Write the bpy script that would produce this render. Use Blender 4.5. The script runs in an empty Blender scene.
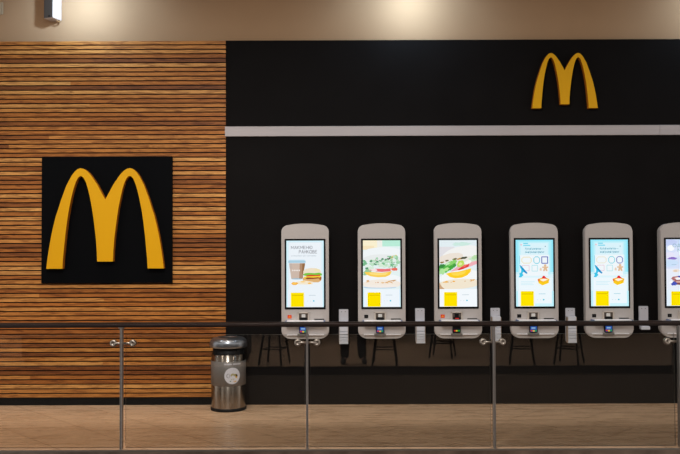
import bpy, bmesh, math, random
from mathutils import Vector, Matrix, Euler

random.seed(7)
SC = bpy.context.scene
COL = SC.collection
PI = math.pi

# ------------------------------------------------------------------ camera
F = 800.0
EYE = 1.65
PITCH = math.radians(1.29)
ROLL = math.radians(0.20)
cam_d = bpy.data.cameras.new('camera')
cam = bpy.data.objects.new('camera', cam_d)
COL.objects.link(cam)
cam_d.sensor_width = 36.0
cam_d.lens = 36.0 * F / 680.0
cam_d.clip_start = 0.05
cam.location = (0, 0, EYE)
cam.rotation_euler = (Matrix.Rotation(PITCH, 3, 'X') @ Matrix.Rotation(PI / 2, 3, 'X') @ Matrix.Rotation(-ROLL, 3, 'Z')).to_euler()
SC.camera = cam
_R = cam.rotation_euler.to_matrix()


def at(px, py, Y):
    """where the sight line through a pixel meets the plane y = Y -> (x, z)"""
    d = _R @ Vector(((px - 340) / F, -(py - 227) / F, -1))
    t = Y / d.y
    return d.x * t, EYE + d.z * t


# ------------------------------------------------------------------ materials
def lin(c):
    return tuple((v / 255 / 12.92 if v / 255 <= 0.04045 else ((v / 255 + 0.055) / 1.055) ** 2.4) for v in c)


_mats = {}


def mat(name, color, rough=0.5, metal=0.0, spec=0.5, emit=None, estr=0.0, noise=0.0, nscale=20, stretch=(1, 1, 1), coat=0.0, bump=0.0):
    if name in _mats:
        return _mats[name]
    m = bpy.data.materials.new(name)
    m.use_nodes = True
    nt = m.node_tree
    b = nt.nodes['Principled BSDF']
    b.inputs['Base Color'].default_value = (*color, 1)
    b.inputs['Roughness'].default_value = rough
    b.inputs['Metallic'].default_value = metal
    b.inputs['Specular IOR Level'].default_value = spec
    b.inputs['Coat Weight'].default_value = coat
    if emit:
        b.inputs['Emission Color'].default_value = (*emit, 1)
        b.inputs['Emission Strength'].default_value = estr
    if noise or bump:
        tc = nt.nodes.new('ShaderNodeTexCoord')
        mp = nt.nodes.new('ShaderNodeMapping')
        mp.inputs['Scale'].default_value = stretch
        nz = nt.nodes.new('ShaderNodeTexNoise')
        nz.inputs['Scale'].default_value = nscale
        nz.inputs['Detail'].default_value = 4
        nt.links.new(tc.outputs['Object'], mp.inputs['Vector'])
        nt.links.new(mp.outputs['Vector'], nz.inputs['Vector'])
        if noise:
            rp = nt.nodes.new('ShaderNodeValToRGB')
            rp.color_ramp.elements[0].position = 0.3
            rp.color_ramp.elements[1].position = 0.7
            rp.color_ramp.elements[0].color = (*[c * (1 - noise) for c in color], 1)
            rp.color_ramp.elements[1].color = (*[min(1, c * (1 + noise)) for c in color], 1)
            nt.links.new(nz.outputs['Fac'], rp.inputs['Fac'])
            nt.links.new(rp.outputs['Color'], b.inputs['Base Color'])
        if bump:
            bp = nt.nodes.new('ShaderNodeBump')
            bp.inputs['Strength'].default_value = bump
            bp.inputs['Distance'].default_value = 0.002
            nt.links.new(nz.outputs['Fac'], bp.inputs['Height'])
            nt.links.new(bp.outputs['Normal'], b.inputs['Normal'])
    _mats[name] = m
    return m


def glow(rgb, k=1.0):
    """one colour of a lit screen"""
    key = 'lit_%d_%d_%d' % tuple(int(v) for v in rgb) + ('_%.2f' % k)
    if key in _mats:
        return _mats[key]
    m = bpy.data.materials.new(key)
    m.use_nodes = True
    nt = m.node_tree
    nt.nodes.clear()
    out = nt.nodes.new('ShaderNodeOutputMaterial')
    e = nt.nodes.new('ShaderNodeEmission')
    e.inputs['Color'].default_value = (*lin(rgb), 1)
    e.inputs['Strength'].default_value = k
    nt.links.new(e.outputs[0], out.inputs[0])
    _mats[key] = m
    return m


def wood_mat():
    m = bpy.data.materials.new('oiled_wood_slats')
    m.use_nodes = True
    nt = m.node_tree
    N = nt.nodes
    L = nt.links
    b = N['Principled BSDF']
    geo = N.new('ShaderNodeNewGeometry')
    tc = N.new('ShaderNodeTexCoord')
    off = N.new('ShaderNodeVectorMath'); off.operation = 'SCALE'
    off.inputs[0].default_value = (37.0, 11.0, 53.0)
    L.new(geo.outputs['Random Per Island'], off.inputs['Scale'])
    add = N.new('ShaderNodeVectorMath'); add.operation = 'ADD'
    L.new(tc.outputs['Object'], add.inputs[0]); L.new(off.outputs[0], add.inputs[1])
    mp = N.new('ShaderNodeMapping')
    mp.inputs['Scale'].default_value = (2.6, 30, 26)
    L.new(add.outputs[0], mp.inputs['Vector'])
    nz = N.new('ShaderNodeTexNoise')
    nz.inputs['Scale'].default_value = 1.6; nz.inputs['Detail'].default_value = 6; nz.inputs['Distortion'].default_value = 1.4
    L.new(mp.outputs[0], nz.inputs['Vector'])
    base = N.new('ShaderNodeValToRGB')
    cr = base.color_ramp
    cr.elements[0].position = 0.0; cr.elements[0].color = (*lin((124, 72, 32)), 1)
    cr.elements[1].position = 1.0; cr.elements[1].color = (*lin((212, 156, 88)), 1)
    e = cr.elements.new(0.35); e.color = (*lin((172, 106, 44)), 1)
    e = cr.elements.new(0.7); e.color = (*lin((196, 135, 68)), 1)
    L.new(geo.outputs['Random Per Island'], base.inputs['Fac'])
    gr = N.new('ShaderNodeValToRGB')
    gr.color_ramp.elements[0].position = 0.34; gr.color_ramp.elements[0].color = (0.50, 0.42, 0.36, 1)
    gr.color_ramp.elements[1].position = 0.60; gr.color_ramp.elements[1].color = (1.08, 1.08, 1.08, 1)
    L.new(nz.outputs['Fac'], gr.inputs['Fac'])
    mul = N.new('ShaderNodeMix'); mul.data_type = 'RGBA'; mul.blend_type = 'MULTIPLY'
    mul.inputs['Factor'].default_value = 1.0
    L.new(base.outputs[0], mul.inputs[6]); L.new(gr.outputs[0], mul.inputs[7])
    L.new(mul.outputs[2], b.inputs['Base Color'])
    b.inputs['Roughness'].default_value = 0.55
    b.inputs['Specular IOR Level'].default_value = 0.3
    return m


def tile_mat(name, c1, c2, grout, rot, size, rough, loc=(0, 0, 0)):
    m = bpy.data.materials.new(name)
    m.use_nodes = True
    nt = m.node_tree
    N = nt.nodes
    L = nt.links
    b = N['Principled BSDF']
    tc = N.new('ShaderNodeTexCoord')
    mp = N.new('ShaderNodeMapping')
    mp.inputs['Rotation'].default_value = (0, 0, rot)
    mp.inputs['Location'].default_value = loc
    L.new(tc.outputs['Object'], mp.inputs['Vector'])
    br = N.new('ShaderNodeTexBrick')
    br.inputs['Scale'].default_value = 1.0
    br.inputs['Brick Width'].default_value = size * 2
    br.inputs['Row Height'].default_value = size
    br.inputs['Mortar Size'].default_value = 0.005
    br.inputs['Mortar Smooth'].default_value = 0.3
    br.inputs['Color1'].default_value = (*c1, 1)
    br.inputs['Color2'].default_value = (*c2, 1)
    br.inputs['Mortar'].default_value = (*grout, 1)
    L.new(mp.outputs[0], br.inputs['Vector'])
    mp2 = N.new('ShaderNodeMapping'); mp2.inputs['Scale'].default_value = (0.6, 4.0, 1)
    L.new(tc.outputs['Object'], mp2.inputs['Vector'])
    nz = N.new('ShaderNodeTexNoise'); nz.inputs['Scale'].default_value = 3.0; nz.inputs['Detail'].default_value = 7
    nz.inputs['Roughness'].default_value = 0.65
    L.new(mp2.outputs[0], nz.inputs['Vector'])
    rp = N.new('ShaderNodeValToRGB')  # streaks in the tile colour imitate reflections on the floor
    rp.color_ramp.elements[0].position = 0.3; rp.color_ramp.elements[0].color = (0.82, 0.80, 0.78, 1)
    rp.color_ramp.elements[1].position = 0.7; rp.color_ramp.elements[1].color = (1.06, 1.06, 1.06, 1)
    L.new(nz.outputs['Fac'], rp.inputs['Fac'])
    mul = N.new('ShaderNodeMix'); mul.data_type = 'RGBA'; mul.blend_type = 'MULTIPLY'; mul.inputs['Factor'].default_value = 1
    L.new(br.outputs['Color'], mul.inputs[6]); L.new(rp.outputs[0], mul.inputs[7])
    L.new(mul.outputs[2], b.inputs['Base Color'])
    mr = N.new('ShaderNodeMapRange')
    mr.inputs['From Min'].default_value = 0.3; mr.inputs['From Max'].default_value = 0.7
    mr.inputs['To Min'].default_value = rough - 0.07; mr.inputs['To Max'].default_value = rough + 0.1
    L.new(nz.outputs['Fac'], mr.inputs['Value']); L.new(mr.outputs[0], b.inputs['Roughness'])
    return m


def glass_mat():
    m = bpy.data.materials.new('clear_glass')
    m.use_nodes = True
    nt = m.node_tree
    N = nt.nodes
    L = nt.links
    N.clear()
    out = N.new('ShaderNodeOutputMaterial')
    tr = N.new('ShaderNodeBsdfTransparent'); tr.inputs['Color'].default_value = (0.955, 0.965, 0.96, 1)
    gl = N.new('ShaderNodeBsdfGlossy'); gl.inputs['Roughness'].default_value = 0.0
    fr = N.new('ShaderNodeFresnel'); fr.inputs['IOR'].default_value = 1.5
    mx = N.new('ShaderNodeMixShader')
    L.new(fr.outputs[0], mx.inputs[0]); L.new(tr.outputs[0], mx.inputs[1]); L.new(gl.outputs[0], mx.inputs[2])
    L.new(mx.outputs[0], out.inputs[0])
    return m


M = dict(
    wood=wood_mat(),
    slat_back=mat('black_slat_backing', (0.006, 0.006, 0.006), 0.8, spec=0.1),
    black_wall=mat('matt_black_wall_panel', (0.0078, 0.0070, 0.0070), 0.6, spec=0.03, noise=0.08, nscale=3),
    beige=mat('tan_painted_plaster', (0.43, 0.272, 0.155), 0.85, spec=0.1, noise=0.03, nscale=2),
    trim=mat('pale_grey_metal_trim', (0.44, 0.405, 0.41), 0.45, 0.0, noise=0.04, nscale=2, stretch=(1, 1, 20)),
    base=mat('dark_skirting', (0.013, 0.011, 0.0098), 0.5, spec=0.06),
    floor=tile_mat('beige_stone_tile', lin((208, 174, 142)), lin((202, 168, 136)), lin((150, 119, 92)), PI / 4, 0.5, 0.27, (0.25, 0.0, 0)),
    floor_far=tile_mat('brown_stone_tile', lin((196, 164, 134)), lin((188, 156, 128)), lin((130, 104, 82)), 0.0, 0.6, 0.5),
    edge=mat('brown_bronze_fascia', (0.46, 0.36, 0.29), 0.28, 0.9, noise=0.35, nscale=2.5, stretch=(2, 1, 1)),
    profile=mat('floor_edge_profile', (0.42, 0.38, 0.34), 0.35, 0.9),
    yellow=mat('yellow_sign_face', lin((224, 166, 0)), 0.45, spec=0.25),
    yellow_side=mat('orange_yellow_sign_return', lin((170, 98, 12)), 0.6, spec=0.2),
    sign_black=mat('black_sign_panel', (0.0030, 0.0034, 0.0042), 0.5, spec=0.03),
    kiosk=mat('warm_grey_kiosk_plastic', (0.48, 0.45, 0.435), 0.5, spec=0.35, noise=0.02, nscale=60),
    kiosk_back=mat('grey_kiosk_shell', (0.40, 0.375, 0.355), 0.55, spec=0.3),
    bezel=mat('black_screen_glass', (0.004, 0.004, 0.005), 0.25, spec=0.3),
    dark=mat('black_plastic', (0.008, 0.008, 0.009), 0.5, spec=0.12),
    slot=mat('dark_slot', (0.02, 0.019, 0.018), 0.6),
    shelf=mat('white_shelf_plastic', (0.90, 0.90, 0.94), 0.3, spec=0.5),
    shelf_end=mat('blue_grey_shelf_end', (0.12, 0.17, 0.33), 0.4),
    paper=mat('white_paper', (0.75, 0.74, 0.72), 0.8),
    recess=mat('beige_recess', (0.56, 0.50, 0.44), 0.55),
    recess_in=mat('shaded_recess_inside', (0.13, 0.10, 0.08), 0.6),  # shade inside the reader surround, put into the colour
    red=mat('red_logo_tile', lin((226, 34, 22)), 0.5),
    logo_yellow=mat('small_logo_yellow', lin((255, 196, 20)), 0.5),
    plate=mat('pale_lilac_grey_plastic', (0.55, 0.56, 0.62), 0.5),
    holder=mat('pale_blue_grey_card', (0.60, 0.63, 0.70), 0.55),
    holder_side=mat('tan_card_edge', (0.42, 0.33, 0.25), 0.6),
    steel=mat('brushed_steel', (0.30, 0.265, 0.23), 0.25, 1.0, noise=0.12, nscale=60, stretch=(1, 1, 0.02)),
    lid=mat('polished_lid_steel', (0.30, 0.32, 0.36), 0.28, 0.9),
    dish=mat('lid_dish_steel', (0.42, 0.40, 0.41), 0.3, 1.0),
    band=mat('matt_grey_band', (0.17, 0.158, 0.15), 0.5, 0.35),
    badge=mat('pale_round_sticker', (0.66, 0.67, 0.74), 0.6),
    post=mat('satin_steel_bar', (0.34, 0.32, 0.31), 0.38, 0.9),
    clamp=mat('polished_steel_clamp', (0.42, 0.37, 0.32), 0.42, 1.0),
    rail=mat('dark_stained_handrail', (0.020, 0.0115, 0.0095), 0.4, spec=0.3, noise=0.3, nscale=8, stretch=(1, 12, 12)),
    glass=glass_mat(),
    glass_edge=mat('ground_glass_edge', (0.17, 0.18, 0.165), 0.35),
    speaker=mat('pale_grey_speaker_case', (0.62, 0.52, 0.48), 0.55),
    speaker_front=mat('dark_speaker_front', (0.05, 0.040, 0.033), 0.6),
    cable=mat('tan_cable', (0.45, 0.27, 0.12), 0.6),
    plate_tan=mat('tan_wall_plate', (0.50, 0.40, 0.27), 0.5),
    ceil=mat('ceiling_board', (0.45, 0.40, 0.35), 0.9),
    far_wall=mat('dim_gallery_wall', (0.10, 0.085, 0.075), 0.8),
    fascia=mat('black_gallery_edge', (0.008, 0.008, 0.008), 0.6),
    void=mat('lower_level_brown', (0.12, 0.10, 0.085), 0.8),
    trousers=mat('black_trousers', (0.010, 0.010, 0.012), 0.85),
    jacket=mat('dark_jacket', (0.02, 0.022, 0.028), 0.8),
    skin=mat('skin', (0.50, 0.30, 0.21), 0.55),
    hair=mat('dark_hair', (0.02, 0.013, 0.01), 0.6),
    shoe=mat('black_shoe', (0.012, 0.011, 0.011), 0.5),
    seat=mat('black_stool_seat', (0.015, 0.014, 0.013), 0.5),
)


def brush(m, amount):
    nt = m.node_tree
    t = nt.nodes.new('ShaderNodeTangent'); t.direction_type = 'RADIAL'; t.axis = 'Z'
    b = nt.nodes['Principled BSDF']
    b.inputs['Anisotropic'].default_value = amount
    b.inputs['Anisotropic Rotation'].default_value = 0.25
    nt.links.new(t.outputs[0], b.inputs['Tangent'])


brush(M['steel'], 0.92)

# ------------------------------------------------------------------ mesh builder
class MB:
    def __init__(s):
        s.bm = bmesh.new()
        s.mats = []

    def mi(s, m):
        if m not in s.mats:
            s.mats.append(m)
        return s.mats.index(m)

    def box(s, x0, x1, y0, y1, z0, z1, m, bev=0.0, seg=2):
        r = bmesh.ops.create_cube(s.bm, size=1.0)
        vs = r['verts']
        for v in vs:
            v.co = Vector((x0 + (v.co.x + .5) * (x1 - x0), y0 + (v.co.y + .5) * (y1 - y0), z0 + (v.co.z + .5) * (z1 - z0)))
        fs = set(f for v in vs for f in v.link_faces)
        i = s.mi(m)
        for f in fs:
            f.material_index = i
        if bev > 0:
            es = list(set(e for v in vs for e in v.link_edges))
            r = bmesh.ops.bevel(s.bm, geom=es, offset=bev, segments=seg, affect='EDGES', clamp_overlap=True)
            for f in r['faces']:
                f.material_index = i
        return vs

    def poly(s, pts, m):
        vs = [s.bm.verts.new(p) for p in pts]
        f = s.bm.faces.new(vs)
        f.material_index = s.mi(m)
        return f

    def prism(s, outline, yf, yb, m, mside=None, bev=0.0, seg=3):
        """outline (x,z) counter-clockwise seen from -y, extruded from y=yf (front) back to yb"""
        i, j = s.mi(m), s.mi(mside or m)
        vf = [s.bm.verts.new((x, yf, z)) for x, z in outline]
        vb = [s.bm.verts.new((x, yb, z)) for x, z in outline]
        ff = s.bm.faces.new(vf)
        fb = s.bm.faces.new(vb[::-1])
        ff.material_index = i
        fb.material_index = j
        n = len(outline)
        for k in range(n):
            f = s.bm.faces.new((vf[k], vb[k], vb[(k + 1) % n], vf[(k + 1) % n]))
            f.material_index = j
        if bev > 0:
            es = [e for e in ff.edges]
            bmesh.ops.bevel(s.bm, geom=es, offset=bev, segments=seg, affect='EDGES', clamp_overlap=True)
        return ff

    def lathe(s, prof, m, n=48, loc=(0, 0, 0), mats=None):
        rings = []
        for r, z in prof:
            if r < 1e-6:
                rings.append([s.bm.verts.new((loc[0], loc[1], loc[2] + z))])
            else:
                rings.append([s.bm.verts.new((loc[0] + r * math.cos(2 * PI * k / n), loc[1] + r * math.sin(2 * PI * k / n), loc[2] + z)) for k in range(n)])
        i = s.mi(m)
        for a, b in zip(rings[:-1], rings[1:]):
            for k in range(n):
                q = (k + 1) % n
                if len(a) == 1 and len(b) == 1:
                    continue
                if len(a) == 1:
                    f = s.bm.faces.new((a[0], b[q], b[k]))
                elif len(b) == 1:
                    f = s.bm.faces.new((a[k], a[q], b[0]))
                else:
                    f = s.bm.faces.new((a[k], a[q], b[q], b[k]))
                f.material_index = i
                f.smooth = True

    def tube(s, pts, r, m, n=12, caps=True, r2=None):
        pts = [Vector(p) for p in pts]
        rings = []
        prev = None
        for k, p in enumerate(pts):
            d = (pts[min(k + 1, len(pts) - 1)] - pts[max(k - 1, 0)]).normalized()
            up = Vector((0, 0, 1)) if abs(d.z) < 0.9 else Vector((1, 0, 0))
            a = d.cross(up).normalized()
            b = a.cross(d).normalized()
            rr = r if r2 is None else r + (r2 - r) * k / (len(pts) - 1)
            rings.append([s.bm.verts.new(p + a * rr * math.cos(2 * PI * q / n) + b * rr * math.sin(2 * PI * q / n)) for q in range(n)])
        i = s.mi(m)
        for a, b in zip(rings[:-1], rings[1:]):
            for q in range(n):
                f = s.bm.faces.new((a[q], a[(q + 1) % n], b[(q + 1) % n], b[q]))
                f.material_index = i
                f.smooth = True
        if caps:
            for rg in (rings[0], rings[-1][::-1]):
                f = s.bm.faces.new(rg)
                f.material_index = i

    def text(s, body, x, z, h, y, m, width=None, bold=0.0, shear=0.0):
        """flat lettering facing -y; baseline-left at (x, z); capital height h; squeezed or widened to width"""
        c = bpy.data.curves.new('t', 'FONT')
        c.body = body
        c.size = 1.0
        c.offset = bold
        c.shear = shear
        c.resolution_u = 4
        o = bpy.data.objects.new('t', c)
        COL.objects.link(o)
        dg = bpy.context.evaluated_depsgraph_get()
        me = bpy.data.meshes.new_from_object(o.evaluated_get(dg))
        bpy.data.objects.remove(o)
        bpy.data.curves.remove(c)
        xs = [v.co.x for v in me.vertices]
        if not xs:
            return
        k = h / 0.72
        w0, w1 = min(xs), max(xs)
        kx = (width / (w1 - w0)) if width else k
        i = s.mi(m)
        vs = [s.bm.verts.new((x + (v.co.x - w0) * kx, y, z + v.co.y * k)) for v in me.vertices]
        for p in me.polygons:
            try:
                f = s.bm.faces.new([vs[q] for q in p.vertices])
                f.material_index = i
            except ValueError:
                pass
        bpy.data.meshes.remove(me)

    def build(s, name, parent=None, loc=(0, 0, 0), smooth_angle=None, normals=True):
        if normals:
            bmesh.ops.recalc_face_normals(s.bm, faces=s.bm.faces)
        me = bpy.data.meshes.new(name)
        s.bm.to_mesh(me)
        s.bm.free()
        for m in s.mats:
            me.materials.append(m)
        if smooth_angle:
            me.polygons.foreach_set('use_smooth', [True] * len(me.polygons))
            me.set_sharp_from_angle(angle=math.radians(smooth_angle))
        o = bpy.data.objects.new(name, me)
        COL.objects.link(o)
        o.location = loc
        if parent:
            o.parent = parent
        return o


def tag(o, label, cat, group=None):
    o['label'] = label
    o['category'] = cat
    if group:
        o['group'] = group
    return o


def empty(name, loc, label, cat, group=None, rz=0):
    o = bpy.data.objects.new(name, None)
    COL.objects.link(o)
    o.location = loc
    o.rotation_euler = (0, 0, rz)
    o.empty_display_size = 0.1
    return tag(o, label, cat, group)


def struct(o):
    o['kind'] = 'structure'
    return o


# ------------------------------------------------------------------ setting
WALL = 8.33            # face of the black wall
RAILY = 6.53           # balustrade plane
XL, XR = -6.2, 6.4
XD = at(226, 200, WALL)[0]          # where wood meets black
ZT = at(226, 40.6, WALL)[1]         # top of wood / black wall
Z_CEIL = 4.72

mb = MB(); mb.box(XL, XR, 6.50, 8.6, -0.30, 0.0, M['floor'])
struct(mb.build('floor'))
# slab edge below the glass: pale nosing on top and a bronze fascia
mb = MB(); mb.box(XL, XR, 6.488, 6.500, -0.012, 0.002, M['profile']); struct(mb.build('trim_2'))
mb = MB(); mb.box(XL, XR, 6.490, 6.499, -0.30, -0.012, M['edge']); struct(mb.build('trim_3'))

mb = MB(); mb.box(XL, XD, WALL, WALL + 0.1, 0.0, ZT - 0.005, M['slat_back'])
pitch = 0.04705
z = 0.084
row = 0
while z < ZT - 0.02:
    x = XL
    h = 0.0345
    first = True
    while x < XD - 0.01:
        ln = random.uniform(3.0, 6.0)
        x2 = min(x + (ln if not first else random.uniform(1.0, 6.0)), XD)
        first = False
        if XD - x2 < 1.2:
            x2 = XD
        dy = random.uniform(-0.001, 0.001)
        mb.box(x, x2 - 0.0008, WALL - 0.014 + dy, WALL + 0.001, z, z + h, M['wood'])
        x = x2
    z += pitch
    row += 1
struct(mb.build('wall_left'))
mb = MB(); mb.box(XL, XD, WALL - 0.006, WALL + 0.001, 0.0, 0.08, M['slat_back']); struct(mb.build('baseboard_left'))

mb = MB(); mb.box(XD, XR, WALL, WALL + 0.1, 0.0, ZT, M['black_wall']); struct(mb.build('wall_right'))
mb = MB(); mb.box(XD + 0.002, XR, WALL - 0.012, WALL, 0.0, 0.30, M['base'], 0.003, 1); struct(mb.build('baseboard_right'))
mb = MB(); mb.box(XL, XR, WALL + 0.10, WALL + 0.25, 0.0, Z_CEIL, M['beige']); struct(mb.build('wall_back'))
mb = MB()
zt0, zt1 = at(226, 136.6, WALL)[1], at(226, 126.8, WALL)[1]
xj = at(659, 130, WALL)[0]
mb.box(at(225.2, 130, WALL)[0], xj - 0.001, WALL - 0.022, WALL, zt0, zt1, M['trim'], 0.002, 1)
mb.box(xj + 0.001, XR, WALL - 0.022, WALL, zt0, zt1, M['trim'], 0.002, 1)
struct(mb.build('trim_1'))
mb = MB(); mb.box(XL, XR, 4.7, 8.6, Z_CEIL, Z_CEIL + 0.3, M['ceil']); struct(mb.build('ceiling'))

# the gallery across the void, where the camera stands (seen only mirrored in the glass)
GZ = -0.33
GE = 0.06
mb = MB(); mb.box(XL - 2, XR + 2, -6.0, GE, GZ - 0.11, GZ, M['floor_far']); struct(mb.build('floor_gallery'))
mb = MB(); mb.box(XL - 2, XR + 2, GE, GE + 0.01, GZ - 0.115, GZ + 0.003, M['fascia']); struct(mb.build('trim_4'))
mb = MB(); mb.box(XL - 2, XR + 2, GE - 0.3, GE - 0.02, -5.0, GZ - 0.12, M['void']); struct(mb.build('wall_below_gallery'))
mb = MB(); mb.box(XL - 2, XR + 2, GE - 0.3, 8.6, -5.2, -5.0, M['void']); struct(mb.build('floor_lower'))
mb = MB(); mb.box(XL - 2, XR + 2, 6.6, 6.8, -5.0, -0.31, M['void']); struct(mb.build('wall_below_shops'))
mb = MB(); mb.box(XL - 2, XR + 2, -6.2, -6.0, GZ, 4.6, M['far_wall']); struct(mb.build('wall_gallery'))


# ------------------------------------------------------------------ arches
def arches_outline(sx, sz):
    outer = [(167, 0), (163, 33), (158, 66), (152.5, 97), (146, 126), (140, 150), (133, 171), (126, 194), (118, 216), (111, 235), (103, 251),
             (96, 264), (88, 274.5), (80, 282), (71, 285), (62, 283.5), (54, 278.5), (46, 271), (38, 261), (30, 249), (22, 237), (13, 220), (5, 205), (0, 196)]
    inner = [(22.5, 20), (23.5, 50), (26, 84), (30, 118), (34, 148), (38, 174), (43.5, 202), (49, 226), (55, 245), (61, 256.5), (66, 261.5), (70, 263),
             (74, 261.5), (79, 256), (84, 246), (90, 228), (97, 200), (103, 170), (108, 138), (113, 98), (117, 56), (120, 24), (121, 0)]
    right = inner + outer          # mid-leg bottom -> inner arch -> outer leg bottom -> outer arch -> V
    left = [(-x, y) for x, y in right][::-1]   # V -> outer -> leg -> inner -> mid-leg bottom
    pts = right + left[1:]
    # left ends at the mid-leg's left bottom corner, closing to the right bottom corner
    return [(x * sx, y * sz) for x, y in pts]


def arches(w, h, depth, yb):
    mb = MB()
    o = arches_outline(w / 334.0, h / 285.0)
    mb.prism(o, yb - depth, yb, M['yellow'], M['yellow_side'])
    return mb


# left sign: black panel fixed on the slats with the arches on it
PY = WALL - 0.023
x0, z1 = at(41.8, 156.6, PY - 0.02)
x1, z0 = at(172.2, 283.0, PY - 0.02)
sign = empty('wall_sign', ((x0 + x1) / 2, PY, z0), 'large yellow double arch logo on a square black panel mounted on the wooden slat wall', 'sign')
mb = MB(); mb.box(-(x1 - x0) / 2, (x1 - x0) / 2, -0.02, 0.007, 0, z1 - z0, M['sign_black'], 0.002, 1)
mb.build('backing_panel', sign)
YF = PY - 0.02 - 0.065
a0, b0 = at(46.2, 268.8, YF)
a1, b1 = at(163.9, 168.0, YF)
mb = arches(a1 - a0, b1 - b0, 0.065, 0)
o = mb.build('arches', sign, ((a0 + a1) / 2 - (x0 + x1) / 2, -0.02, b0 - z0))
o['label'] = 'raised yellow arches with darker orange edges'

# right sign: arches straight on the black wall
YF = WALL - 0.055
a0, b0 = at(532.3, 108.2, YF)
a1, b1 = at(597.2, 52.9, YF)
mb = arches(a1 - a0, b1 - b0, 0.055, 0)
o = mb.build('arch_sign', None, ((a0 + a1) / 2, WALL, b0))
tag(o, 'smaller yellow double arch logo fixed high on the black wall above the pale strip', 'sign')


# ------------------------------------------------------------------ lit screens
SW, SH = 0.383, 0.681


def clip(pts):
    def cut(p, inside, inter):
        out = []
        for k in range(len(p)):
            a, b = p[k - 1], p[k]
            if inside(b):
                if not inside(a):
                    out.append(inter(a, b))
                out.append(b)
            elif inside(a):
                out.append(inter(a, b))
        return out

    def ix(c):
        return lambda a, b: (c, a[1] + (b[1] - a[1]) * (c - a[0]) / (b[0] - a[0]))

    def iy(c):
        return lambda a, b: (a[0] + (b[0] - a[0]) * (c - a[1]) / (b[1] - a[1]), c)
    for f, g in ((lambda p: p[0] >= 0, ix(0.0)), (lambda p: p[0] <= 1, ix(1.0)), (lambda p: p[1] >= 0, iy(0.0)), (lambda p: p[1] <= 1, iy(1.0))):
        if len(pts) < 3:
            return []
        pts = cut(pts, f, g)
    return pts


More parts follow.
